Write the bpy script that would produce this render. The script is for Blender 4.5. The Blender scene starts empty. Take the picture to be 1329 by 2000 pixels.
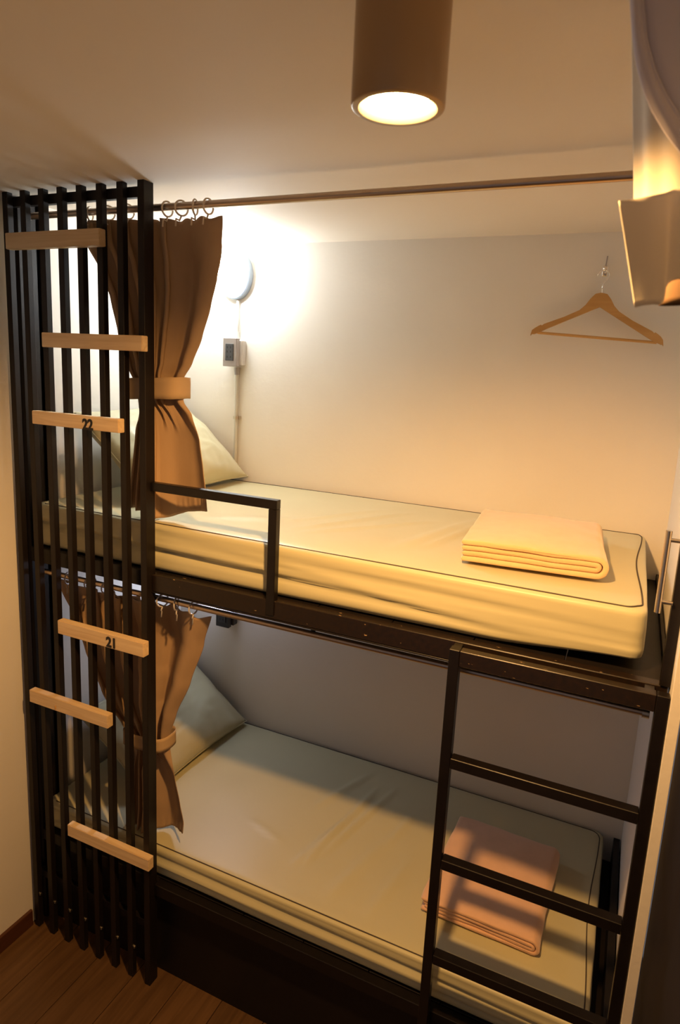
import bpy, bmesh, math, random
from mathutils import Vector, Matrix, noise
random.seed(4)
C = bpy.context.scene.collection
S = bpy.context.scene
PI = math.pi

# ---------------------------------------------------------------- camera
cam_d = bpy.data.cameras.new('camera')
cam = bpy.data.objects.new('camera', cam_d); C.objects.link(cam)
CP = Vector((1.1958, -1.3845, 1.9734))
yaw, pitch, roll, fpx = 0.4166, -0.1878, 0.0505, 1260.5
fw = Vector((-math.sin(yaw)*math.cos(pitch), math.cos(yaw)*math.cos(pitch), math.sin(pitch)))
rt = Vector((math.cos(yaw), math.sin(yaw), 0)); up = rt.cross(fw)
r2 = math.cos(roll)*rt + math.sin(roll)*up
u2 = -math.sin(roll)*rt + math.cos(roll)*up
cam.matrix_world = Matrix(((r2.x, u2.x, -fw.x, CP.x), (r2.y, u2.y, -fw.y, CP.y), (r2.z, u2.z, -fw.z, CP.z), (0, 0, 0, 1)))
cam_d.sensor_fit = 'VERTICAL'; cam_d.sensor_height = 24.0; cam_d.lens = 24.0*fpx/2000
cam_d.shift_x = -7.4/2000; cam_d.shift_y = -39.3/2000; cam_d.clip_start = 0.02
cam_d.dof.use_dof = True; cam_d.dof.focus_distance = 1.85; cam_d.dof.aperture_fstop = 4.0
S.camera = cam

# ---------------------------------------------------------------- world, exposure
w = bpy.data.worlds.new('world'); S.world = w; w.use_nodes = True
w.node_tree.nodes['Background'].inputs[0].default_value = (0.80, 0.84, 1.0, 1)
w.node_tree.nodes['Background'].inputs[1].default_value = 0.15
S.view_settings.view_transform = 'Standard'; S.view_settings.look = 'None'
S.view_settings.exposure = 0.0; S.view_settings.gamma = 1.0; S.view_settings.use_curve_mapping = False
WARM = (1.0, 0.52, 0.17); COOL = (0.86, 0.94, 1.0)
LAMP_W = 97.0; TUBE_EMIT = 160.0; TUBE_LOW = 44.0

# ---------------------------------------------------------------- materials
def nodes(name):
    m = bpy.data.materials.new(name); m.use_nodes = True
    return m, m.node_tree.nodes, m.node_tree.links, m.node_tree.nodes['Principled BSDF']
def coord(nt, ln, scale=(1, 1, 1), rot=(0, 0, 0)):
    tc = nt.new('ShaderNodeNewGeometry'); mp = nt.new('ShaderNodeMapping')
    mp.inputs['Scale'].default_value = scale; mp.inputs['Rotation'].default_value = rot
    ln.new(tc.outputs['Position'], mp.inputs['Vector']); return mp.outputs[0]
def mat(name, col, rough=.6, metal=0., spec=.5, var=.0, vscale=(8, 8, 8), bump=.0, bscale=200., bdist=.001, sheen=0., col2=None, coat=0.):
    m, nt, ln, b = nodes(name)
    b.inputs['Roughness'].default_value = rough; b.inputs['Metallic'].default_value = metal
    b.inputs['Specular IOR Level'].default_value = spec
    b.inputs['Sheen Weight'].default_value = sheen; b.inputs['Coat Weight'].default_value = coat
    c2 = col2 or tuple(max(0, c*(1-var)) for c in col)
    v = coord(nt, ln, vscale)
    n = nt.new('ShaderNodeTexNoise'); n.inputs['Scale'].default_value = 1; n.inputs['Detail'].default_value = 6
    ln.new(v, n.inputs['Vector'])
    rp = nt.new('ShaderNodeValToRGB'); rp.color_ramp.elements[0].position = .3; rp.color_ramp.elements[1].position = .7
    rp.color_ramp.elements[0].color = (*c2, 1); rp.color_ramp.elements[1].color = (*col, 1)
    ln.new(n.outputs['Fac'], rp.inputs['Fac']); ln.new(rp.outputs[0], b.inputs['Base Color'])
    if bump > 0:
        v2 = coord(nt, ln, (bscale,)*3)
        n2 = nt.new('ShaderNodeTexNoise'); n2.inputs['Scale'].default_value = 1; n2.inputs['Detail'].default_value = 3
        ln.new(v2, n2.inputs['Vector'])
        bp = nt.new('ShaderNodeBump'); bp.inputs['Strength'].default_value = bump; bp.inputs['Distance'].default_value = bdist
        ln.new(n2.outputs['Fac'], bp.inputs['Height']); ln.new(bp.outputs[0], b.inputs['Normal'])
    return m
def emit(name, col, s):
    m, nt, ln, b = nodes(name)
    b.inputs['Base Color'].default_value = (.8, .8, .8, 1)
    b.inputs['Emission Color'].default_value = (*col, 1); b.inputs['Emission Strength'].default_value = s
    return m
def woodmat(name, a, b_, axis, rough=.5, fine=60., knots=False, coat=0.):
    m, nt, ln, b = nodes(name)
    sc = [fine, fine, fine]; sc[axis] = fine*.06
    v = coord(nt, ln, sc)
    oi = nt.new('ShaderNodeObjectInfo'); ad = nt.new('ShaderNodeVectorMath'); ad.operation = 'ADD'
    cb = nt.new('ShaderNodeMath'); cb.operation = 'MULTIPLY'; cb.inputs[1].default_value = 40
    ln.new(oi.outputs['Random'], cb.inputs[0]); ln.new(v, ad.inputs[0]); ln.new(cb.outputs[0], ad.inputs[1])
    n = nt.new('ShaderNodeTexNoise'); n.inputs['Scale'].default_value = 1; n.inputs['Detail'].default_value = 8; n.inputs['Distortion'].default_value = .8
    ln.new(ad.outputs[0], n.inputs['Vector'])
    rp = nt.new('ShaderNodeValToRGB'); rp.color_ramp.elements[0].position = .3; rp.color_ramp.elements[1].position = .72
    rp.color_ramp.elements[0].color = (*a, 1); rp.color_ramp.elements[1].color = (*b_, 1)
    ln.new(n.outputs['Fac'], rp.inputs['Fac'])
    mx = nt.new('ShaderNodeMix'); mx.data_type = 'RGBA'; mx.blend_type = 'MULTIPLY'
    mr = nt.new('ShaderNodeMapRange'); mr.inputs['To Min'].default_value = .82; mr.inputs['To Max'].default_value = 1.1
    ln.new(oi.outputs['Random'], mr.inputs['Value'])
    cc = nt.new('ShaderNodeCombineColor')
    for i in range(3): ln.new(mr.outputs[0], cc.inputs[i])
    mx.inputs['Factor'].default_value = 1
    ln.new(rp.outputs[0], mx.inputs['A']); ln.new(cc.outputs[0], mx.inputs['B'])
    ln.new(mx.outputs['Result'], b.inputs['Base Color'])
    b.inputs['Roughness'].default_value = rough; b.inputs['Coat Weight'].default_value = coat
    return m
M = {}
M['wall'] = mat('painted_wall', (.80, .765, .70), .75, var=.04, vscale=(3, 3, 3), bump=.25, bscale=60, bdist=.002)
M['ceil'] = mat('painted_ceiling', (.78, .71, .61), .8, var=.04, vscale=(2, 2, 2), bump=.2, bscale=40, bdist=.002)
M['floor'] = woodmat('floor_wood', (.085, .042, .016), (.145, .076, .031), 1, .42, 55.)
M['skirt'] = woodmat('skirting_wood', (.07, .022, .010), (.11, .036, .016), 1, .4, 40.)
M['black'] = mat('black_painted_steel', (.009, .0065, .006), .36, spec=.35, var=.35, vscale=(30, 30, 30), bump=.15, bscale=120, bdist=.0008)
M['slat'] = mat('black_stained_slat', (.013, .009, .0075), .45, spec=.25, var=.35, vscale=(60, 60, 6), bump=.2, bscale=150, bdist=.0006)
M['chip'] = mat('worn_black_edge', (.010, .007, .006), .32, spec=.4, vscale=(90, 90, 90), col2=(.018, .010, .006))
_m = M['chip']; _nt = _m.node_tree.nodes; _ln = _m.node_tree.links; _b = _nt['Principled BSDF']
_v = coord(_nt, _ln, (45, 140, 140)); _n = _nt.new('ShaderNodeTexNoise'); _n.inputs['Scale'].default_value = 1; _n.inputs['Detail'].default_value = 4
_ln.new(_v, _n.inputs['Vector']); _r = _nt.new('ShaderNodeValToRGB'); _r.color_ramp.elements[0].position = .70; _r.color_ramp.elements[1].position = .73
_ln.new(_n.outputs['Fac'], _r.inputs['Fac']); _x = _nt.new('ShaderNodeMix'); _x.data_type = 'RGBA'
_old = _b.inputs['Base Color'].links[0].from_socket
_ln.new(_r.outputs[0], _x.inputs['Factor']); _ln.new(_old, _x.inputs['A']); _x.inputs['B'].default_value = (.42, .28, .15, 1)
_ln.new(_x.outputs['Result'], _b.inputs['Base Color'])
M['board'] = mat('black_board', (.009, .0065, .006), .5, spec=.3, var=.3)
M['pine'] = woodmat('pine_wood', (.68, .48, .26), (.84, .65, .40), 0, .55, 70.)
M['sheet'] = mat('khaki_sateen', (.55, .515, .32), .42, spec=.45, var=.04, vscale=(6, 6, 6), bump=.12, bscale=500, bdist=.0004, sheen=.15)
M['pillow'] = mat('olive_pillow_case', (.50, .46, .28), .45, spec=.4, var=.05, sheen=.2)
M['pipe'] = mat('dark_piping', (.06, .045, .03), .7)
M['blank'] = mat('peach_fleece', (.74, .50, .27), .9, spec=.2, var=.07, vscale=(30, 30, 30), bump=.5, bscale=420, bdist=.0012, sheen=.4)
M['blank2'] = mat('salmon_fleece', (.76, .48, .31), .9, spec=.2, var=.07, vscale=(30, 30, 30), bump=.5, bscale=420, bdist=.0012, sheen=.4)
M['curt'] = mat('taupe_curtain', (.42, .285, .17), .85, spec=.2, var=.06, vscale=(40, 40, 12), bump=.25, bscale=600, bdist=.0004)
M['band'] = mat('curtain_band', (.50, .35, .20), .85, spec=.2, var=.05)
M['cream'] = mat('cream_cloth', (.60, .54, .44), .85, spec=.2, var=.03, bump=.2, bscale=500, bdist=.0004)
M['grey'] = mat('shaded_curtain_cloth', (.56, .53, .60), .9, spec=.2, var=.04, bump=.2, bscale=400, bdist=.0004)  # curtain cloth with its shade and cool light put into the colour
M['steel'] = mat('brushed_steel', (.62, .55, .46), .28, metal=1., var=.08, vscale=(20, 20, 200))
M['rod'] = mat('rod_steel', (.50, .40, .32), .32, metal=1., var=.05)
M['chrome'] = mat('chrome', (.8, .78, .75), .15, metal=1.)
M['ringw'] = mat('ivory_plastic', (.66, .56, .44), .4)
M['ringg'] = mat('grey_plastic', (.50, .46, .43), .3)
M['hang'] = woodmat('hanger_wood', (.50, .27, .075), (.62, .36, .12), 0, .4, 50., coat=.3)
M['box'] = mat('grey_box', (.33, .29, .27), .45)
M['box2'] = mat('pale_box', (.62, .58, .54), .5)
M['boxd'] = mat('dark_socket', (.05, .05, .055), .35)
M['shadebox'] = mat('shaded_box', (.03, .028, .03), .4)  # shadow on the lower socket box put into a near-black colour
M['pvc'] = mat('pvc_conduit', (.55, .52, .45), .45)
M['lamp'] = mat('flare_tinted_lamp', (.36, .25, .14), .34, metal=.4, var=.05)  # brown base raised to carry the lens flare over a darker body
M['reflector'] = mat('lamp_reflector', (.9, .8, .6), .2, metal=.6)
M['bulb'] = emit('warm_bulb', (1.0, .78, .42), 60.)
M['tube'] = emit('cool_diffuser', (.88, .95, 1.0), TUBE_EMIT)
M['tube2'] = emit('cool_diffuser_dim', (.74, .80, 1.0), TUBE_LOW)
M['houseg'] = mat('housing_grey', (.30, .36, .44), .4)
M['ink'] = mat('black_ink', (.012, .010, .010), .6)
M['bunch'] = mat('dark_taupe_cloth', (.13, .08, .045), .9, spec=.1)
M['door'] = mat('dark_door', (.010, .006, .005), .7, spec=.15, var=.3, vscale=(20, 20, 3))

# ---------------------------------------------------------------- helpers
ORG = {}
def setp(o, label=None, cat=None, group=None, kind=None):
    if label: o['label'] = label
    if cat: o['category'] = cat
    if group: o['group'] = group
    if kind: o['kind'] = kind
    return o
def empty(name, loc, label, cat, group=None, kind=None):
    o = bpy.data.objects.new(name, None); C.objects.link(o); o.location = loc
    o.empty_display_size = .05; ORG[o.name] = Vector(loc)
    return setp(o, label, cat, group, kind)
def obj(name, bm, m, parent=None, origin=None, smooth=None):
    """link a bmesh given in world coordinates; children sit at their parent's origin"""
    if origin is None: origin = ORG[parent.name] if parent else Vector((0, 0, 0))
    origin = Vector(origin)
    bmesh.ops.translate(bm, verts=bm.verts, vec=-origin)
    bmesh.ops.recalc_face_normals(bm, faces=bm.faces) if smooth != 'keep' else None
    me = bpy.data.meshes.new(name); bm.to_mesh(me); bm.free()
    me.materials.append(m)
    if smooth: 
        for p in me.polygons: p.use_smooth = True
        if smooth == 'auto': me.set_sharp_from_angle(angle=math.radians(35))
    o = bpy.data.objects.new(name, me); C.objects.link(o); ORG[o.name] = origin
    if parent:
        o.parent = parent; o.location = origin - ORG[parent.name]
    else: o.location = origin
    return o
def box(bm, x0, x1, y0, y1, z0, z1, bev=0., seg=1):
    r = bmesh.ops.create_cube(bm, size=1)
    vs = r['verts']
    for v in vs:
        v.co = Vector((x0 if v.co.x < 0 else x1, y0 if v.co.y < 0 else y1, z0 if v.co.z < 0 else z1))
    if bev > 0:
        es = list({e for v in vs for e in v.link_edges})
        bmesh.ops.bevel(bm, geom=es, offset=bev, segments=seg, affect='EDGES')
    return bm
def B(*a, **k): return box(bmesh.new(), *a, **k)
def tube(bm, pts, r, n=10, closed=False, caps=True):
    pts = [Vector(p) for p in pts]; N = len(pts); rings = []
    prev = None
    for i, p in enumerate(pts):
        if closed: t = (pts[(i+1) % N]-pts[i-1]).normalized()
        else: t = (pts[min(i+1, N-1)]-pts[max(i-1, 0)]).normalized()
        if prev is None:
            a = Vector((0, 0, 1)) if abs(t.z) < .9 else Vector((1, 0, 0))
            a = (a - t*a.dot(t)).normalized()
        else: a = (prev - t*prev.dot(t)).normalized()
        prev = a; b = t.cross(a)
        rr = r[i] if isinstance(r, (list, tuple)) else r
        rings.append([bm.verts.new(p + rr*(math.cos(2*PI*k/n)*a + math.sin(2*PI*k/n)*b)) for k in range(n)])
    M_ = N if closed else N-1
    for i in range(M_):
        A, Bq = rings[i], rings[(i+1) % N]
        for k in range(n): bm.faces.new((A[k], A[(k+1) % n], Bq[(k+1) % n], Bq[k]))
    if caps and not closed:
        bm.faces.new(rings[0][::-1]); bm.faces.new(rings[-1])
    return bm
def T(*a, **k): return tube(bmesh.new(), *a, **k)
def lathe(bm, cx, cy, prof, n=48, sx=1, sy=1):
    rings = []
    for r, z in prof:
        rings.append([bm.verts.new((cx+sx*r*math.cos(2*PI*k/n), cy+sy*r*math.sin(2*PI*k/n), z)) for k in range(n)])
    for A, Bq in zip(rings, rings[1:]):
        for k in range(n): bm.faces.new((A[k], A[(k+1) % n], Bq[(k+1) % n], Bq[k]))
    return rings
def interp(tab, z):
    """tab: list of (value, z) with z descending"""
    if z >= tab[0][1]: return tab[0][0]
    for (a, za), (b, zb) in zip(tab, tab[1:]):
        if z >= zb:
            t = (za-z)/(za-zb+1e-9); t = t*t*(3-2*t)*.35+t*.65
            return a+(b-a)*t
    return tab[-1][0]
def N3(x, y, z): return noise.noise(Vector((x, y, z)))

# ---------------------------------------------------------------- setting
XW, XR, YB, ZC = -.528, 1.326, .80, 2.416
o = obj('floor', B(XW-.05, 1.45, -3.0, YB+.05, -.06, -.008), M['board']); setp(o, kind='structure')
fl = o
pw = .152; i = 0
x = XW
while x < 1.40:
    y = -2.3 - (i*.37 % .9)
    while y < .82:
        y1 = min(y+.92, .84)
        obj('plank', B(x+.0012, min(x+pw-.0012, 1.44), y+.0012, y1-.0012, -.008, 0.0, bev=.0008), M['floor'], fl)
        y += .92
    x += pw; i += 1
bm = bmesh.new()
box(bm, XW-.05, 1.45, -3.0, .016, ZC, ZC+.05)
box(bm, XW-.05, 1.45, .016, YB+.05, ZC, ZC+.05)
setp(obj('ceiling', bm, M['ceil']), kind='structure')
setp(obj('wall_back', B(XW-.05, 1.40, YB, YB+.05, 0, ZC), M['wall']), kind='structure')
setp(obj('wall_left', B(XW-.05, XW, -3.0, YB, 0, ZC), M['wall']), kind='structure')
setp(obj('wall_right', B(XR, XR+.021, -.052, YB, 0, ZC, bev=.001), M['wall']), kind='structure')
d = obj('door_1', B(1.3475, 1.39, -1.15, -.0525, .004, 2.05, bev=.003), M['door']); setp(d, kind='structure')
bm = bmesh.new(); box(bm, XR+.023, 1.40, -3.0, -1.155, 0, ZC); box(bm, XR+.023, 1.40, -1.155, -.052, 2.055, ZC)
setp(obj('wall_right', bm, M['wall']), kind='structure')
setp(obj('baseboard_left', B(XW, XW+.012, -3.0, -.022, 0, .061, bev=.002), M['skirt']), kind='structure')

# ---------------------------------------------------------------- slat screen
scr = empty('slat_screen', (-.25, -.01, 0), 'tall black slatted screen from floor to ceiling at the head of the bunks', 'screen')
for k in range(1, 8):
    xr = -.07*k + .004*0
    s = obj('slat', B(xr-.0205, xr, -.020, -.001, 0, ZC, bev=.0012), M['slat'], scr, smooth='auto')
    obj('bolt', T([(xr, -.010, .105+.003*k), (xr+.004, -.010, .105+.003*k)], .0055, 8), M['steel'], s)
p_ = obj('post', B(-.0215, .0, -.020, .017, 0, ZC, bev=.0012), M['slat'], scr, smooth='auto')
p_['label'] = 'wider end post'
obj('top_rail', B(-.527, -.0215, 0.0, .018, 2.381, 2.407, bev=.001), M['slat'], scr)
obj('bottom_rail', B(-.527, -.0215, 0.0, .018, .19, .215, bev=.001), M['slat'], scr)
# returned slats along the left wall behind the screen
for k, yy in enumerate((.022, .062, .102)):
    obj('return_slat', B(XW+.007, XW+.026, yy, yy+.022, 0, 2.412, bev=.001), M['slat'], scr, smooth='auto')
obj('return_board', B(XW, XW+.007, .0185, .146, 0, 2.412), M['board'], scr)

# wooden boards across the slats (two carry bed numbers)
boards = [(-.475, -.127, 2.2575, 2.3005, .020, 'pale pine board across the slats, topmost and nearest the ceiling'),
          (-.348, .011, 1.9925, 2.0325, .020, 'plain pine board on the slats, second from the top'),
          (-.398, -.072, 1.773, 1.811, .020, 'pine board marked 22, level with the upper bunk pillow'),
          (-.325, .007, 1.1405, 1.1835, .020, 'pine board marked 21, level with the lower curtain rings'),
          (-.460, -.133, .878, .920, .020, 'plain pine board directly under the number 21 board, with a dark knot'),
          (-.313, .019, .447, .488, .020, 'lowest pine board on the slats, near the floor')]
bobs = []
for (x0, x1, z0, z1, t, lab) in boards:
    bo = obj('wooden_board', B(x0, x1, -.020-t-.004, -.0205, z0, z1, bev=.0015, seg=2), M['pine'], origin=((x0+x1)/2, -.03, z0), smooth='auto')
    setp(bo, lab, 'sign', 'pine boards on the slat screen'); bobs.append(bo)
obj('knot', T([(-.345, -.0446, .884), (-.346, -.0446, .896)], .0022, 6), M['hang'], bobs[4])
def number(txt, x, z, h, parent, tilt):
    cu = bpy.data.curves.new('num', 'FONT'); cu.body = txt; cu.size = 1; cu.extrude = .02; cu.offset = .034; cu.resolution_u = 4
    cu.space_character = 1.0
    t = bpy.data.objects.new('tmp', cu); C.objects.link(t)
    bpy.context.view_layer.update()
    me = bpy.data.meshes.new_from_object(t.evaluated_get(bpy.context.evaluated_depsgraph_get()))
    bpy.data.objects.remove(t)
    xs = [v.co.x for v in me.vertices]; ys = [v.co.y for v in me.vertices]
    sc = h/(max(ys)-min(ys)); cx = (max(xs)+min(xs))/2; cy = (max(ys)+min(ys))/2
    org = ORG[parent.name]
    for v in me.vertices:
        a = (v.co.x-cx)*sc*.94; b = (v.co.y-cy)*sc; c = v.co.z*sc
        a, b = a*math.cos(tilt)-b*math.sin(tilt), a*math.sin(tilt)+b*math.cos(tilt)
        v.co = Vector((x+a, -.0448-c, z+b)) - org
    me.materials.append(M['ink'])
    o = bpy.data.objects.new('number', me); C.objects.link(o); o.parent = parent
    o['label'] = 'black number ' + txt
number('22', -.182, 1.788, .031, bobs[2], 0)
number('21', -.114, 1.1600, .032, bobs[3], 0)

# ---------------------------------------------------------------- bunk bed frame
bed = empty('bunk_bed', (.40, .40, 0), 'black steel two-tier bunk bed frame standing against the back wall', 'bunk bed')
XE = 1.322
obj('upper_rail', B(.0005, XE, 0.0, .028, 1.325, 1.374, bev=.0015), M['chip'], bed)
obj('upper_rail', B(-.500, .0, .019, .034, 1.325, 1.374, bev=.0015), M['black'], bed)
obj('rail_lip', B(.0005, XE, -.001, .012, 1.3205, 1.3245, bev=.001), M['black'], bed)
for k in range(9):
    xa = -.499 + k*.2024
    obj('platform_board', B(xa, xa+.200, .0365 if xa < 0 else .0300, .796, 1.356, 1.372, bev=.001), M['board'], bed)
obj('back_rail', B(-.499, XE, .770, .796, 1.325, 1.355), M['black'], bed)
g = bmesh.new(); box(g, .0005, .403, -.004, .016, 1.617, 1.641, bev=.001)
obj('guard_rail', g, M['black'], bed)
obj('guard_post', B(.379, .403, -.004, .016, 1.335, 1.6165, bev=.001), M['black'], bed)
obj('end_post', B(1.306, 1.3255, -.0045, .020, 1.3755, 2.408, bev=.001), M['black'], bed)
h = obj('grab_handle', T([(1.282, -.010, 1.530), (1.282, -.010, 1.697)], .0062, 16), M['steel'], bed, smooth='auto')
h['label'] = 'brushed steel grab handle'
for z in (1.553, 1.679): obj('handle_arm', T([(1.286, -.010, z), (1.3065, -.010, z)], .0042, 12), M['steel'], h, smooth='auto')
# lower tier
obj('lower_rail', B(.0005, XE, .004, .032, .318, .358, bev=.0015), M['black'], bed)
obj('lower_rail', B(-.500, .0, .020, .034, .318, .358, bev=.0015), M['black'], bed)
obj('base_front', B(-.499, XE, .045, .060, 0, .317), M['board'], bed)
for k in range(9):
    xa = -.499 + k*.2024
    obj('platform_board', B(xa, xa+.200, .0365, .796, .342, .357, bev=.001), M['board'], bed)
obj('end_board', B(1.302, XE, .036, .796, .3575, .452, bev=.001), M['board'], bed)
obj('upper_end_board', B(1.314, XE, .036, .796, 1.3725, 1.392, bev=.001), M['board'], bed)
obj('leg', B(1.300, XE, .762, .796, 0, .3415), M['black'], bed)
obj('leg', B(-.499, -.475, .150, .180, 0, .3415), M['black'], bed)

# ladder
lad = empty('bed_ladder', (1.1, -.035, 0), 'black steel ladder hooked on the foot end of the upper bunk rail', 'ladder')
LY0, LY1 = -.046, -.022
obj('stile', B(.880, .904, LY0, LY1, 0, 1.3725, bev=.0012), M['black'], lad)
obj('stile', B(1.301, 1.325, LY0, LY1, 0, 1.3725, bev=.0012), M['black'], lad)
obj('top_bar', B(.9045, 1.3005, LY0, LY1, 1.336, 1.3725, bev=.0012), M['chip'], lad)
for x0 in (.882, 1.278): obj('hook', B(x0, x0+.02, LY1, -.0005, 1.352, 1.3715, bev=.001), M['black'], lad)
for z in (1.110, .844, .578, .312):
    ru = obj('rung', B(.9045, 1.3005, LY0-.001, LY1+.001, z-.026, z, bev=.0012), M['black'], lad)

# ---------------------------------------------------------------- mattresses
def mattress(name, x0, x1, y0, y1, z0, z1, label, seed, ridges, ampl, group=None):
    nx, ny, nz = 170, 60, 16
    L, W, H = x1-x0, y1-y0, z1-z0; r = .022
    vid = {}; verts = []; faces = []
    def vert(i, j, k):
        key = (i, j, k)
        if key not in vid: vid[key] = len(verts); verts.append([i/nx, j/ny, k/nz])
        return vid[key]
    for i in range(nx):
        for j in range(ny):
            faces.append([vert(i, j, nz), vert(i+1, j, nz), vert(i+1, j+1, nz), vert(i, j+1, nz)])
            faces.append([vert(i, j, 0), vert(i, j+1, 0), vert(i+1, j+1, 0), vert(i+1, j, 0)])
    for i in range(nx):
        for k in range(nz):
            faces.append([vert(i, 0, k), vert(i+1, 0, k), vert(i+1, 0, k+1), vert(i, 0, k+1)])
            faces.append([vert(i, ny, k), vert(i, ny, k+1), vert(i+1, ny, k+1), vert(i+1, ny, k)])
    for j in range(ny):
        for k in range(nz):
            faces.append([vert(0, j, k), vert(0, j, k+1), vert(0, j+1, k+1), vert(0, j+1, k)])
            faces.append([vert(nx, j, k), vert(nx, j+1, k), vert(nx, j+1, k+1), vert(nx, j, k+1)])
    folds = [(.86, -.24, .055, .6, .9, 1.), (.46, -.21, .065, 1.3, .8, 7.), (.80, -.62, .05, .35, 1.2, 19.)] if seed < 3 else [(.70, -.08, .06, .8, .9, 1.), (.36, -.05, .07, 1.2, .8, 7.)]
    def shape(a, b, c):
        p = Vector((a*L, b*W, c*H))
        q = Vector((min(max(p.x, r), L-r), min(max(p.y, r), W-r), min(max(p.z, r*.7), H-r*.45)))
        dd = p-q
        if dd.length > 1e-6:
            # ellipsoidal corner
            n_ = dd.normalized(); sc = Vector((r, r, r*.45 if dd.z > 0 else r*.7))
            p = q + Vector((n_.x*sc.x, n_.y*sc.y, n_.z*sc.z))
        X, Y, Z = x0+p.x, y0+p.y, z0+p.z
        side = max(0, 1-p.y/.02)
        if side > 0:
            zz = p.z/H; f = 0
            for (zc_, sl, wv, dp, fr, of) in folds:
                cz = zc_ + sl*X + .05*N3(X*1.3, of, seed)
                st = max(.35, min(1.2, .85+.9*N3(X*fr, of+4, seed)))
                q = (zz-cz)/wv
                st *= 1-.75*min(1, max(0, (X-.62)/.45)) if seed < 3 else 1
                f += dp*st*(-math.exp(-q*q) + .7*math.exp(-(q-1.5)**2/1.3))
            env = math.sin(PI*min(1, max(0, c)))**.5
            Y -= side*env*(ampl*(f + .35*N3(X*1.1+seed, 3.1, p.z*30)) + .004)
        end = max(0, 1-(L-p.x)/.02)
        if end > 0: X += end*math.sin(PI*c)*(.004+.004*N3(Y*8, seed, p.z*20))
        # lower front edge lifts a little where the cover is loose
        if c < .3 and side > 0: Z += .006*side*(1-c/.3)*(N3(X*3, seed+7, 0)+.3)*(1 if c > 0 else .6)
        if seed < 3 and c < .45:
            q = min(1, max(0, (X-.92)/.33)); Z += .024*q*q*(3-2*q)*(1-c/.45)
        if c > .95:
            m = min(p.x, L-p.x, p.y, W-p.y); inn = min(1, max(0, m/.05))
            Z += inn*(.0045*N3(X*2.2, Y*2.6, seed) + .0012*N3(X*9, Y*7, seed))
            for (ax, ay, bx, by, hh, wd) in ridges:
                A = Vector((ax, ay)); Bv = Vector((bx, by)); P = Vector((X, Y)); ab = Bv-A
                t = min(1, max(0, (P-A).dot(ab)/ab.length_squared))
                dist = (P-A-ab*t).length + .003*N3(X*14, Y*14, 2)
                Z += 1.9*inn*hh*math.exp(-(dist/wd)**2)*math.sin(PI*min(1, max(0, .02+.96*t)))**.5
        return Vector((X, Y, Z))
    vs = [shape(*v) for v in verts]
    org = Vector(((x0+x1)/2, (y0+y1)/2, z0))
    me = bpy.data.meshes.new(name); me.from_pydata([v-org for v in vs], [], faces); me.materials.append(M['sheet'])
    for p in me.polygons: p.use_smooth = True
    o = bpy.data.objects.new(name, me); C.objects.link(o); o.location = org; ORG[o.name] = org
    setp(o, label, 'mattress', group)
    # piping
    pts = []
    ins = .010; rc = .035
    def loop(X, Y): 
        pts.append((X, Y))
    n = 90
    for i in range(n): loop(x0+rc+(L-2*rc)*i/n, y0+ins)
    for i in range(8): a = -PI/2+PI/2*i/8; loop(x1-rc-ins+rc*math.cos(a), y0+ins+rc+rc*math.sin(a))
    for i in range(40): 
        t = i/40; loop(x1-ins-.014*math.sin(PI*t)**2, y0+ins+rc+(W-2*ins-2*rc)*t)
    for i in range(8): a = PI/2*i/8; loop(x1-rc-ins+rc*math.cos(a), y1-ins-rc+rc*math.sin(a))
    for i in range(n): loop(x1-rc-ins-(L-2*rc-ins)*i/n, y1-ins)
    pp = []
    for (X, Y) in pts:
        z = z1 + .0002
        m = min(X-x0, x1-X, Y-y0, y1-Y)
        z -= max(0, (.022-m)/.022)**2*.0075
        pp.append((X, Y, z))
    obj('piping', T(pp, .0019, 6), M['pipe'], o, smooth=True)
    return o
rid_u = [(.33, .20, .56, .62, .004, .009), (.38, .19, .66, .55, .0035, .010), (.28, .30, .46, .60, .003, .010),
         (.66, .20, .78, .66, .0055, .026), (.72, .24, .80, .60, .004, .012), (.05, .2, .3, .32, .003, .03)]
rid_l = [(.43, .20, .50, .64, .006, .009), (.46, .25, .56, .66, .005, .009), (.40, .18, .46, .42, .004, .010), (.34, .44, .44, .70, .004, .012),
         (.63, .38, .66, .56, .004, .012), (.55, .12, .62, .40, .003, .02), (.18, .28, .32, .24, .002, .01), (.68, .10, .72, .36, .003, .02)]
mattress('mattress', -.498, 1.268, .037, .792, 1.3725, 1.514, 'thick khaki sheeted mattress on the upper bunk, brightly lit side', 1.3, rid_u, .0125, 'mattresses')
mattress('mattress', -.498, 1.268, .037, .792, .3575, .464, 'khaki sheeted mattress on the lower bunk, half in shadow', 5.7, rid_l, .0120, 'mattresses')

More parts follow.
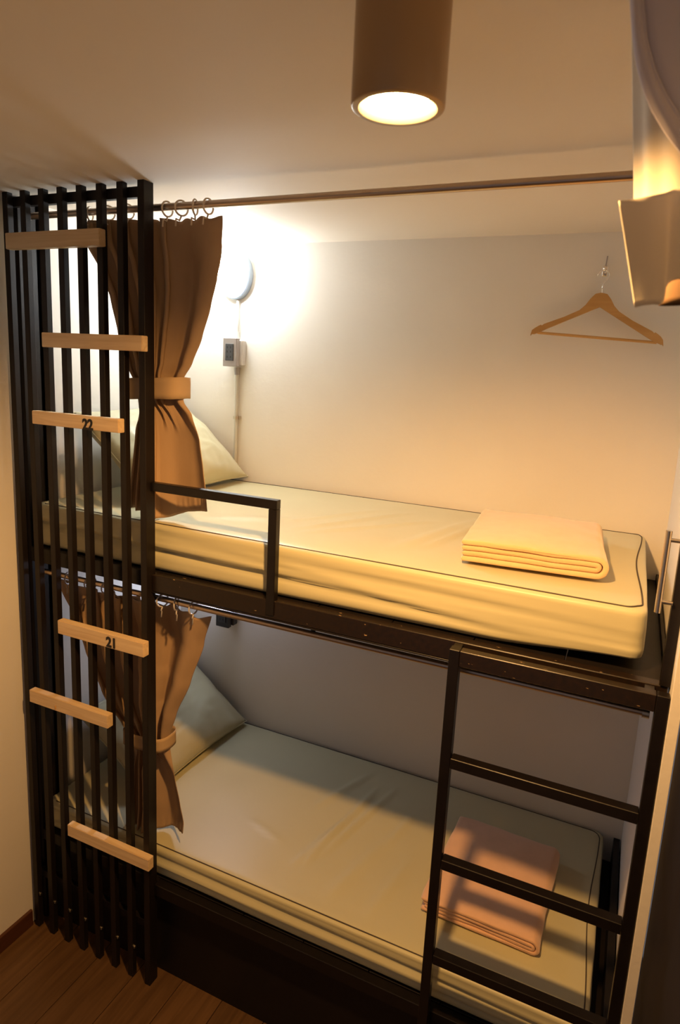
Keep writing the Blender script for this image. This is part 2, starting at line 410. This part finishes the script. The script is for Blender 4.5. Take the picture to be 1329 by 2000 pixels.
# ---------------------------------------------------------------- pillows
def pillow(loc, rotm, wu, wv, th, label, seed, group):
    n = 44; bm = bmesh.new(); grid = {}
    for s in (1, -1):
        for i in range(n+1):
            for j in range(n+1):
                u = -1+2*i/n; v = -1+2*j/n
                edge = i in (0, n) or j in (0, n)
                if edge and s == -1: grid[(s, i, j)] = grid[(1, i, j)]; continue
                pu = u*(1-.055*(1-v*v)); pv = v*(1-.075*(1-u*u))
                t = ((1-abs(u)**2.3)*(1-abs(v)**2.3))**.55
                wr = N3(u*2.2+seed, v*2.2, seed)*.013 + N3(u*7+seed, v*2.0+seed, 3)*.012*(abs(u)**2*.9+.25)
                cr = abs(N3(u*4+seed*2, v*9, 1.7))*.007
                h_ = s*t*(th/2) + (wr-cr)*t*s + .004*N3(u*3, v*3, 9+seed)
                P = rotm @ Vector((pu*wu/2, pv*wv/2, h_)) + Vector(loc)
                grid[(s, i, j)] = bm.verts.new(P)
    for s in (1, -1):
        for i in range(n):
            for j in range(n):
                q = [grid[(s, i, j)], grid[(s, i+1, j)], grid[(s, i+1, j+1)], grid[(s, i, j+1)]]
                bm.faces.new(q if s == 1 else q[::-1])
    org = Vector(loc)
    o = obj('pillow', bm, M['pillow'], origin=org, smooth=True)
    setp(o, label, 'pillow', group)
    # seam cord round the edge
    bm = bmesh.new(); pts = []
    for k in range(4*22):
        q = k/22; s_ = q % 1; side = int(q)
        u, v = [(-1+2*s_, -1), (1, -1+2*s_), (1-2*s_, 1), (-1, 1-2*s_)][side]
        pu = u*(1-.055*(1-v*v)); pv = v*(1-.075*(1-u*u))
        pts.append(rotm @ Vector((pu*wu/2, pv*wv/2, .004*N3(u*3, v*3, 9+seed))) + org)
    obj('seam', tube(bm, pts, .0022, 6, closed=True), M['pillow'], o, smooth=True)
    return o
# local u -> world y, local v -> up the slope (towards -x), local normal up/right
def prot(ang, yawd=0):
    U = Vector((0, 1, 0)); V = Vector((-math.cos(ang), 0, math.sin(ang))); Nn = U.cross(V)
    if Nn.z < 0: Nn = -Nn; U = -U
    m = Matrix((U, V, Nn)).transposed()
    return Matrix.Rotation(math.radians(yawd), 3, 'Z') @ m
pillow((-.330, .480, 1.662), prot(math.radians(40), 2), .60, .40, .165, 'olive pillow leaning at the head of the upper bunk', 2.2, 'pillows')
pillow((-.330, .475, .597), prot(math.radians(35), -2), .60, .40, .165, 'grey-olive pillow leaning at the head of the lower bunk', 7.9, 'pillows')

# ---------------------------------------------------------------- folded blankets
def blanket(x, y, z, W, D, n, th, ang, m, label, seed, puff=.0):
    """n concentric u-folds, each ribbon th thick, run in the local XZ plane and extruded along y"""
    R = Matrix.Rotation(math.radians(ang), 3, 'Z'); o = None
    org = Vector((x, y, z)); H = 2*n*th
    for q in range(n):
        rad = (n-q-.5)*th; zc = H/2
        ext = W-rad-.006*q
        path = []
        left0 = .004+.010*random.random(); left1 = .004+.008*random.random()
        if q > 0: ext = W-(n-.5)*th-.002
        for i in range(25): path.append((left0+(ext-left0)*i/24, zc-rad))
        for i in range(1, 12): a = -PI/2+PI*i/12; path.append((ext+rad*math.cos(a), zc+rad*math.sin(a)))
        for i in range(25): path.append((ext-(ext-left1)*i/24, zc+rad))
        # closed outline around the ribbon
        def nrm(i):
            a = path[max(0, i-1)]; b = path[min(len(path)-1, i+1)]
            dx, dz = b[0]-a[0], b[1]-a[1]; l = math.hypot(dx, dz); return (dz/l, -dx/l)
        t2 = th*.47
        out = [(p[0]+nrm(i)[0]*t2, p[1]+nrm(i)[1]*t2) for i, p in enumerate(path)]
        inn = [(p[0]-nrm(i)[0]*t2, p[1]-nrm(i)[1]*t2) for i, p in enumerate(path)]
        e0 = (path[0][0]-t2*.9, path[0][1]); e1 = (path[-1][0]-t2*.9, path[-1][1])
        ring = out + [e1] + inn[::-1] + [e0]
        mid = path + [path[-1]] + path[::-1] + [path[0]]
        ny = 26; bm = bmesh.new(); rows = []
        for j in range(-2, ny+3):
            v = min(1, max(0, j/ny)); shr = {-2: .35, -1: .85}.get(j, {ny+1: .85, ny+2: .35}.get(j, 1))
            yy = v*D + {-2: -.0035, -1: -.0022}.get(j, {ny+1: .0022, ny+2: .0035}.get(j, 0))
            row = []
            for (a, b), (ma, mb) in zip(ring, mid):
                a = ma+(a-ma)*shr; b = mb+(b-mb)*shr
                rise = (b/H)
                k1 = .007*N3(a*5+seed, yy*5, seed)+.0025*N3(a*16, yy*16, seed+3)
                bb = b + rise*(k1 + puff*math.sin(PI*min(1, max(0, a/W)))*math.sin(PI*v)**.5*1.0) + rise*(.002)
                bb = max(bb, .0005 if rise < .5 else 0)
                jx = .006*N3(yy*4, b*40+seed, 1)+.003*N3(yy*14, b*60, seed)
                jy = .004*N3(a*9, b*50, seed+q)+ .002*q
                P = R @ Vector((a+jx, yy+jy if v < .5 else yy-jy, bb)) + org
                row.append(bm.verts.new(P))
            rows.append(row)
        K = len(ring)
        for A, Bq in zip(rows, rows[1:]):
            for k in range(K): bm.faces.new((A[k], A[(k+1) % K], Bq[(k+1) % K], Bq[k]))
        bm.faces.new(rows[0]); bm.faces.new(rows[-1][::-1])
        if o is None:
            o = obj('folded_blanket', bm, m, origin=org, smooth=True); setp(o, label, 'blanket', 'folded blankets')
        else:
            obj('inner_fold', bm, m, o, smooth=True)
    return o
blanket(.842, .150, 1.5212, .336, .395, 2, .0135, 5.5, M['blank'], 'folded peach blanket on the foot of the upper bunk mattress', 3.3, .012)
blanket(.806, .185, .4708, .325, .385, 2, .0105, -1.5, M['blank2'], 'folded salmon blanket on the lower mattress behind the ladder', 8.1, .008)

# ---------------------------------------------------------------- curtain rods
rod1 = obj('curtain_rod', T([(-.485, .034, 2.361), (XR-.001, .034, 2.361)], .0095, 14), M['rod'], origin=(.4, .034, 2.361), smooth='auto')
setp(rod1, 'long steel curtain rod just below the ceiling over the upper bunk', 'curtain rod', 'curtain rods')
rod2 = obj('curtain_rod', T([(-.485, .032, 1.294), (1.2975, .032, 1.294)], .0085, 14), M['rod'], origin=(.4, .032, 1.294), smooth='auto')
setp(rod2, 'steel curtain rod slung under the upper bunk rail', 'curtain rod', 'curtain rods')
for o_, zz, xs in ((rod2, 1.294, (1.290,)), (rod1, 2.361, (-.478,))):
    for xx in xs: obj('end_cap', T([(xx-.006, .034 if zz > 2 else .032, zz), (xx+.008, .034 if zz > 2 else .032, zz)], .012, 14), M['steel'], o_, smooth='auto')
for xx in (-.40, .50, 1.15): obj('bracket', B(xx-.006, xx+.006, .0345, .0385, 1.296, 1.3555), M['black'], rod2)

# ---------------------------------------------------------------- curtains
def curtain(label, Lt, Rt, top, bot, y0, yt, A, npl, ring_x, rodc, ringm, band, seed, group, flat0=.36, flat1=.62):
    nu, nv = 260, 90
    org = Vector(((Lt[0][0]+Rt[0][0])/2, y0, top(0)))
    bm = bmesh.new(); G = []
    for j in range(nv+1):
        v = j/nv; row = []
        for i in range(nu+1):
            u = i/nu
            z = top(u)+(bot(u)-top(u))*v
            l = interp(Lt, z); r = interp(Rt, z); wd = r-l
            bz = min(1, max(0, (band[4]+.01-z)/.11)); bz = bz*bz*(3-2*bz)
            fo = 0; xo = 0
            for flat, wt in ((flat0, 1-bz), (flat1, bz)):
                if wt <= 0: continue
                if u < 1-flat: ph = npl*u/(1-flat)
                else: ph = npl+(.95 if flat == flat0 else .62)*(u-1+flat)/flat
                fo += wt*math.sin(2*PI*ph+.4*N3(u*3, v*1.2, seed))
                xo += wt*(1-flat)/npl*.24*math.sin(4*PI*ph)*(1 if u < 1-flat else max(0, 1-(u-1+flat)/flat*3))
            x = l+wd*u + wd*xo
            zz = z
            amp = A*(min(1, wd/.30)*.6+.4)
            tb = min(1, v*7)
            y = yt*(1-tb)+y0*tb + amp*fo*(.45+.55*tb) + .006*N3(u*4+seed, z*3, 1)
            if z < bot(u)+.04: y += .003*N3(u*20, z*5, 2)
            row.append(bm.verts.new((x, y, zz)))
        G.append(row)
    for a, b in zip(G, G[1:]):
        for i in range(nu): bm.faces.new((a[i], a[i+1], b[i+1], b[i]))
    o = obj('curtain', bm, M['curt'], origin=org, smooth=True)
    md = o.modifiers.new('thick', 'SOLIDIFY'); md.thickness = .0016; md.offset = 0
    setp(o, label, 'curtain', group)
    # rings hooked into the heading
    ry, rz = rodc
    for k, x in enumerate(ring_x):
        bm = bmesh.new(); t = (-.35, .5, .2, -.5, .15, .4, -.3, .1)[k % 8]
        Rr = .0185; cz = rz-.005
        pts = [(x+Rr*math.cos(a)*math.sin(t), ry+Rr*math.cos(a)*math.cos(t), cz+Rr*math.sin(a)) for a in [2*PI*q/20 for q in range(20)]]
        tube(bm, pts, .0024, 7, closed=True)
        xb = x+.003*math.sin(k*2.3)
        tube(bm, [(x, ry, cz-Rr), (xb, ry-.004, cz-Rr-.012), (xb, yt-.024, top(.5)-.010), (xb, yt-.026, top(.5)-.028)], .0024, 6)
        obj('ring', bm, ringm, o, smooth=True)
    # tie band
    xa, xb, ya, yb_, za, zb, sl = band
    bm = bmesh.new(); rows = []
    for zi in range(5):
        row = []
        for k in range(56):
            a = 2*PI*k/56; ca, sa = math.cos(a), math.sin(a)
            ex = 5.5
            cx_ = math.copysign(abs(ca)**(2/ex), ca); cy_ = math.copysign(abs(sa)**(2/2.4), sa)
            X = (xa+xb)/2+cx_*(xb-xa)/2; Y = (ya+yb_)/2+cy_*(yb_-ya)/2
            Z = za+(zb-za)*zi/4 + sl*(X-(xa+xb)/2)/(xb-xa) + .0015*N3(X*30, Y*30, zi*.3)
            row.append(bm.verts.new((X, Y, Z)))
        rows.append(row)
    for a, b in zip(rows, rows[1:]):
        for k in range(56): bm.faces.new((a[k], a[(k+1) % 56], b[(k+1) % 56], b[k]))
    t_ = obj('tie_band', bm, M['band'], o, smooth=True)
    md = t_.modifiers.new('thick', 'SOLIDIFY'); md.thickness = .002
    return o
RU = [(.199, 2.327), (.189, 2.266), (.170, 2.192), (.150, 2.115), (.123, 2.036), (.090, 1.968), (.060, 1.926), (.060, 1.863), (.091, 1.83), (.121, 1.763), (.136, 1.679), (.145, 1.623), (.154, 1.55)]
LU = [(-.277, 2.348), (-.274, 2.285), (-.243, 2.22), (-.203, 2.14), (-.175, 2.041), (-.139, 1.947), (-.108, 1.894), (-.100, 1.824), (-.110, 1.777), (-.138, 1.55)]
curtain('taupe curtain tied back with a wide band at the head of the upper bunk', LU, RU,
        lambda u: 2.337+.004*math.cos(2*PI*8*u)-.008*u, lambda u: 1.545-.024*math.sin(PI*min(1, u*1.45))**2+.024*max(0, u-.6)/.4,
        .068, .040, .023, 5, (-.235, -.17, -.10, -.035, .03, .075, .118, .158), (.034, 2.361), M['ringw'],
        (-.113, .066, .020, .112, 1.866, 1.924, .012), 1.0, 'tied back curtains')
RL = [(.175, 1.279), (.130, 1.17), (.080, 1.03), (.030, .915), (.004, .835), (.006, .789), (.031, .705), (.051, .623), (.067, .557), (.062, .50), (.055, .46)]
LL = [(-.432, 1.256), (-.427, 1.224), (-.401, 1.14), (-.356, 1.048), (-.324, 1.004), (-.278, .931), (-.249, .892), (-.190, .835), (-.150, .79), (-.155, .70), (-.175, .46)]
curtain('taupe curtain tied back at the head of the lower bunk, hanging from grey rings', LL, RL,
        lambda u: 1.262+.005*math.cos(2*PI*8*u), lambda u: .472+.05*max(0, u-.55)/.45,
        .082, .055, .034, 4, (-.360, -.265, -.20, -.115, -.04, .012, .062, .122), (.032, 1.294), M['ringg'],
        (-.160, .009, .026, .122, .788, .834, .012), 4.0, 'tied back curtains')

# ---------------------------------------------------------------- back wall fittings
bl = empty('wall_light', (-.262, .79, 2.305), 'lit oval bulkhead lamp on the back wall of the upper bunk, cool white', 'lamp')
def oval(cx, cz, prof, n=40, ax=1.):
    bm = bmesh.new(); rings = []
    for a, b, y in prof:
        rings.append([bm.verts.new((cx+a*math.cos(2*PI*k/n), y, cz+b*math.sin(2*PI*k/n))) for k in range(n)])
    for A, Bq in zip(rings, rings[1:]):
        for k in range(n): bm.faces.new((A[k], A[(k+1) % n], Bq[(k+1) % n], Bq[k]))
    bm.faces.new(rings[0]); bm.faces.new(rings[-1])
    return bm
obj('housing', oval(-.262, 2.305, [(.070, .090, .800), (.070, .090, .775), (.066, .086, .770), (.058, .078, .769)]), M['houseg'], bl, smooth='auto')
obj('diffuser', oval(-.262, 2.305, [(.060, .080, .7685), (.058, .078, .752), (.050, .069, .735), (.036, .050, .722), (.018, .026, .716)]), M['tube'], bl, smooth=True)
bl2 = empty('wall_light', (-.262, .79, 1.215), 'dim oval bulkhead lamp on the back wall of the lower bunk', 'lamp')
obj('housing', oval(-.262, 1.215, [(.070, .090, .800), (.070, .090, .775), (.066, .086, .770), (.058, .078, .769)]), M['houseg'], bl2, smooth='auto')
obj('diffuser', oval(-.262, 1.215, [(.060, .080, .7685), (.058, .078, .752), (.050, .069, .735), (.036, .050, .722), (.018, .026, .716)]), M['tube2'], bl2, smooth=True)
cd = empty('conduit', (-.250, .79, 1.52), 'thin grey conduit pipe running down the back wall to the upper bunk pillow', 'pipe')
obj('pipe', T([(-.250, .789, 1.5185), (-.249, .789, 1.70), (-.250, .789, 1.959)], .0078, 12), M['pvc'], cd, smooth='auto')
obj('pipe', T([(-.252, .789, 2.0725), (-.250, .789, 2.15), (-.252, .789, 2.2145)], .0060, 12), M['pvc'], cd, smooth='auto')
obj('coupling', T([(-.250, .789, 1.930), (-.250, .789, 1.959)], [.0095, .012], 12), M['box'], cd, smooth='auto')
obj('coupling', T([(-.252, .789, 2.0725), (-.252, .789, 2.094)], [.012, .0095], 12), M['pvc'], cd, smooth='auto')
for z in (1.763,): 
    bm = B(-.267, -.233, .792, .7995, z-.006, z+.006, bev=.001); tube(bm, [(-.250, .789, z-.006), (-.250, .789, z+.006)], .0105, 12)
    obj('clamp', bm, M['steel'], cd, smooth='auto')
def outlet(cx, z0, label, m1, m2, m3):
    o = empty('socket_box', (cx, .78, z0), label, 'socket', 'wall socket boxes')
    obj('box_body', B(cx-.026, cx+.040, .770, .7995, z0+.006, z0+.102, bev=.003), m2, o, smooth='auto')
    obj('face_plate', B(cx-.034, cx+.030, .748, .7695, z0, z0+.108, bev=.002), m1, o, smooth='auto')
    s = obj('socket', B(cx-.020, cx+.016, .744, .748, z0+.022, z0+.086, bev=.001), m3, o)
    for dz in (.036, .056, .072):
        obj('slot', B(cx-.012, cx-.008, .7432, .744, z0+dz-.004, z0+dz+.004), M['ink'], s)
        obj('slot', B(cx+.003, cx+.007, .7432, .744, z0+dz-.004, z0+dz+.004), M['ink'], s)
outlet(-.256, 1.9615, 'grey socket box on the back wall above the upper bunk pillow', M['box'], M['box2'], M['boxd'])
outlet(-.272, .888, 'socket box, darkened by painted shade, on the back wall of the lower bunk beside the curtain', M['shadebox'], M['shadebox'], M['boxd'])

# wall hook and wooden hanger
hk = empty('wall_hook', (1.058, .79, 2.30), 'small metal hook screwed high on the back wall', 'hook')
obj('plate', B(1.050, 1.066, .795, .7995, 2.288, 2.318, bev=.0015), M['chrome'], hk, smooth='auto')
obj('prong', T([(1.058, .795, 2.306), (1.058, .778, 2.302), (1.058, .764, 2.296), (1.058, .757, 2.302), (1.058, .756, 2.313)], .0028, 8), M['chrome'], hk, smooth=True)
obj('nail', T([(1.058, .7985, 2.318), (1.060, .796, 2.347)], .0016, 6), M['box'], hk, smooth=True)
hg = empty('coat_hanger', (1.058, .765, 2.30), 'light wooden coat hanger hanging from the hook on the back wall', 'hanger')
out = [(-.196, -.118), (-.193, -.106), (-.185, -.100), (-.176, -.0945), (-.168, -.0905), (-.165, -.0925), (-.158, -.0875), (-.10, -.066), (-.058, -.047), (-.042, -.033), (-.030, -.016), (-.017, -.003), (0, 0),
       (.017, -.003), (.030, -.016), (.042, -.033), (.058, -.047), (.10, -.069), (.158, -.0935), (.165, -.0985), (.168, -.0965), (.176, -.101), (.185, -.107), (.192, -.115), (.195, -.128)]
inn = [(.186, -.126), (.172, -.122), (.150, -.112), (.05, -.062), (0, -.037), (-.05, -.058), (-.150, -.101), (-.172, -.112), (-.186, -.117)]
hx, hz = 1.058, 2.236
def hp(a, b):
    t = math.radians(-1.6); return hx+a*.97*math.cos(t)-b*math.sin(t), hz+a*.97*math.sin(t)+b*1.12*math.cos(t)
def lin(tab, x):
    tab = sorted(tab)
    if x <= tab[0][0]: return tab[0][1]
    for (xa, za), (xb, zb) in zip(tab, tab[1:]):
        if x <= xb: return za+(zb-za)*(x-xa)/(xb-xa+1e-9)
    return tab[-1][1]
bm = bmesh.new(); secs = []
xsn = sorted(set([p[0] for p in out]+[p[0] for p in inn]+[-.19+.38*q/60 for q in range(61)]))
for a in xsn:
    zt = lin(out, a); zb = lin(inn, a)
    if a <= -.186: zb = min(zt-.003, -.117)
    if a >= .186: zb = min(zt-.003, -.127)
    cu_ = .012*(abs(a)/.19)**2
    q = [hp(a, zt), hp(a, zb)]
    secs.append([bm.verts.new((q[0][0], .758-cu_, q[0][1])), bm.verts.new((q[0][0], .770-cu_, q[0][1])),
                 bm.verts.new((q[1][0], .770-cu_, q[1][1])), bm.verts.new((q[1][0], .758-cu_, q[1][1]))])
for A, Bq in zip(secs, secs[1:]):
    for k in range(4): bm.faces.new((A[k], A[(k+1) % 4], Bq[(k+1) % 4], Bq[k]))
bm.faces.new(secs[0]); bm.faces.new(secs[-1][::-1])
obj('shoulders', bm, M['hang'], hg)
a0 = hp(-.176, -.112); a1 = hp(.176, -.122)
obj('trouser_bar', T([(a0[0], .755, a0[1]), (a1[0], .755, a1[1])], .0042, 10), M['hang'], hg, smooth='auto')
hkx = []
c0 = (1.058, 2.236+.046)
for q in range(16):
    a = math.radians(-70+ q*250/15); hkx.append((c0[0]+.0165*math.cos(a)*1, .762, c0[1]+.003+.0165*math.sin(a)))
pts = [(1.058, .764, 2.232), (1.058, .764, 2.256), (1.0605, .763, 2.266)] + [p for p in hkx[1:]]
obj('hook', T(pts, .0017, 7), M['chrome'], hg, smooth=True)
obj('collar', T([(1.058, .764, 2.233), (1.058, .764, 2.247)], .0036, 8), M['chrome'], hg, smooth='auto')

# ---------------------------------------------------------------- ceiling downlight
LX, LYY, LZ, LR = .889, -.588, 2.284, .0568
dl = empty('ceiling_lamp', (LX, LYY, ZC), 'lit cylinder downlight with lens flare put into its brown colour, hanging from the ceiling', 'lamp')
bm = bmesh.new()
lathe(bm, LX, LYY, [(LR*.10, ZC), (LR, ZC), (LR, LZ+.004), (LR*.985, LZ+.0012), (LR*.95, LZ), (LR*.84, LZ), (LR*.82, LZ+.002), (LR*.80, LZ+.012)], 64)
obj('housing', bm, M['lamp'], dl, smooth='auto')
bm = bmesh.new(); lathe(bm, LX, LYY, [(LR*.80, LZ+.011), (LR*.62, LZ+.026), (LR*.45, LZ+.034), (.001, LZ+.036)], 48)
obj('reflector', bm, M['reflector'], dl, smooth=True)
bm = bmesh.new(); lathe(bm, LX, LYY, [(.001, LZ+.006), (LR*.40, LZ+.008), (LR*.62, LZ+.013), (LR*.74, LZ+.020)], 40)
obj('bulb', bm, M['bulb'], dl, smooth=True)
ld = bpy.data.lights.new('lamp_light', 'SPOT'); ld.energy = LAMP_W; ld.color = WARM
ld.spot_size = math.radians(168); ld.spot_blend = .55; ld.shadow_soft_size = .028
lo = bpy.data.objects.new('lamp_light', ld); C.objects.link(lo); lo.parent = dl; lo.location = (0, 0, LZ-.010-ZC)

# ---------------------------------------------------------------- curtain of the neighbouring bunk (foreground, right)
fg = empty('curtain', (1.25, -.56, ZC), 'cream curtain gathered by a folded band, close by at the right edge', 'curtain')
def sheet(name, rows, m, parent, sub=8, thick=.0025, wob=.0):
    """rows: list of point lists (same length); bilinear smooth patch"""
    def sm(pts, t):
        n = len(pts)-1; f = t*n; i = min(int(f), n-1); q = f-i
        p0 = Vector(pts[max(0, i-1)]); p1 = Vector(pts[i]); p2 = Vector(pts[i+1]); p3 = Vector(pts[min(n, i+2)])
        return .5*((2*p1)+(-p0+p2)*q+(2*p0-5*p1+4*p2-p3)*q*q+(-p0+3*p1-3*p2+p3)*q**3)
    nu = sub*(len(rows[0])-1); nv = sub*(len(rows)-1); bm = bmesh.new(); G = []
    for j in range(nv+1):
        cols = [sm([r[i] for r in rows], j/nv) for i in range(len(rows[0]))]
        G.append([bm.verts.new(sm(cols, i/nu)+Vector((0, wob*N3(i*.3, j*.2, 1), 0))) for i in range(nu+1)])
    for a, b in zip(G, G[1:]):
        for i in range(nu): bm.faces.new((a[i], a[i+1], b[i+1], b[i]))
    o = obj(name, bm, m, parent, smooth=True)
    md = o.modifiers.new('thick', 'SOLIDIFY'); md.thickness = thick; md.offset = 0
    return o
# lit cream panel with soft pleats
pt = [(1.133, -.474, 2.412), (1.142, -.495, 2.412), (1.151, -.515, 2.412), (1.162, -.535, 2.412), (1.185, -.549, 2.412), (1.219, -.559, 2.412), (1.265, -.563, 2.412)]
pb = [(1.167, -.508, 2.168), (1.174, -.528, 2.165), (1.181, -.549, 2.162), (1.192, -.567, 2.160), (1.211, -.582, 2.158), (1.245, -.59, 2.154), (1.289, -.593, 2.150)]
rows = []
for k in range(5):
    t = k/4; row = []
    for q, (a, b) in enumerate(zip(pt, pb)):
        P = Vector(a).lerp(Vector(b), t); n_ = (.0025 if q % 2 else -.0025)*(.4+.6*t)
        row.append((P.x+n_*.6, P.y+n_*.8, P.z))
    rows.append(row)
obj_p = sheet('cloth_panel', rows, M['cream'], fg, 6, .0015)
# overlay, shade painted in as bluish grey, with a rolled hem sweeping down to the right
outl = [(1.136, -0.658, 2.384), (1.141, -0.662, 2.351), (1.145, -0.666, 2.323), (1.152, -0.671, 2.286), (1.16, -0.673, 2.258), (1.175, -0.674, 2.224), (1.204, -0.669, 2.186), (1.238, -0.659, 2.159), (1.285, -0.644, 2.134)]
inner = [(1.145, -0.66, 2.381), (1.15, -0.665, 2.349), (1.154, -0.668, 2.321), (1.162, -0.673, 2.284), (1.172, -0.674, 2.257), (1.185, -0.673, 2.234), (1.2, -0.671, 2.214), (1.233, -0.661, 2.19), (1.279, -0.645, 2.169)]
outl = [(1.130, -.656, 2.413)]+outl; inner = [(1.139, -.658, 2.413)]+inner
far = [(max(1.20+.02*i, p[0]+.02), -.672+.003*i, 2.414 if i < 9 else 2.40) for i, p in enumerate(outl)]
far = [(min(1.315, x+.01), y, z-.0008*i) for i, (x, y, z) in enumerate(far)]
mid = [tuple((a+b)/2 for a, b in zip(p, q)) for p, q in zip(inner, far)]
gs = sheet('overlay_cloth', [inner, mid, far], M['grey'], fg, 5, .002)
sheet('rolled_hem', [outl, [((a[0]+b[0])/2, (a[1]+b[1])/2-.006, (a[2]+b[2])/2) for a, b in zip(outl, inner)], inner], M['grey'], fg, 5, .003)
obj('hem_cord', T([(p[0], p[1]-.002, p[2]) for p in inner], .0018, 8), M['grey'], fg, smooth=True)
# wide band, folded over
bt = [(1.153, -0.631, 2.156), (1.166, -0.63, 2.157), (1.18, -0.63, 2.159), (1.195, -0.628, 2.162), (1.208, -0.626, 2.167), (1.238, -0.634, 2.173), (1.279, -0.637, 2.18)]
bb = [(1.181, -0.629, 2.051), (1.189, -0.631, 2.053), (1.197, -0.632, 2.054), (1.207, -0.633, 2.056), (1.212, -0.632, 2.077), (1.251, -0.637, 2.08), (1.292, -0.639, 2.089)]
bm_ = [((a[0]+b[0])/2, (a[1]+b[1])/2, (a[2]+b[2])/2) for a, b in zip(bt, bb)]
sheet('tie_band', [bt, bm_, bb], M['cream'], fg, 6, .0018)
# bunched end of the curtain below the band
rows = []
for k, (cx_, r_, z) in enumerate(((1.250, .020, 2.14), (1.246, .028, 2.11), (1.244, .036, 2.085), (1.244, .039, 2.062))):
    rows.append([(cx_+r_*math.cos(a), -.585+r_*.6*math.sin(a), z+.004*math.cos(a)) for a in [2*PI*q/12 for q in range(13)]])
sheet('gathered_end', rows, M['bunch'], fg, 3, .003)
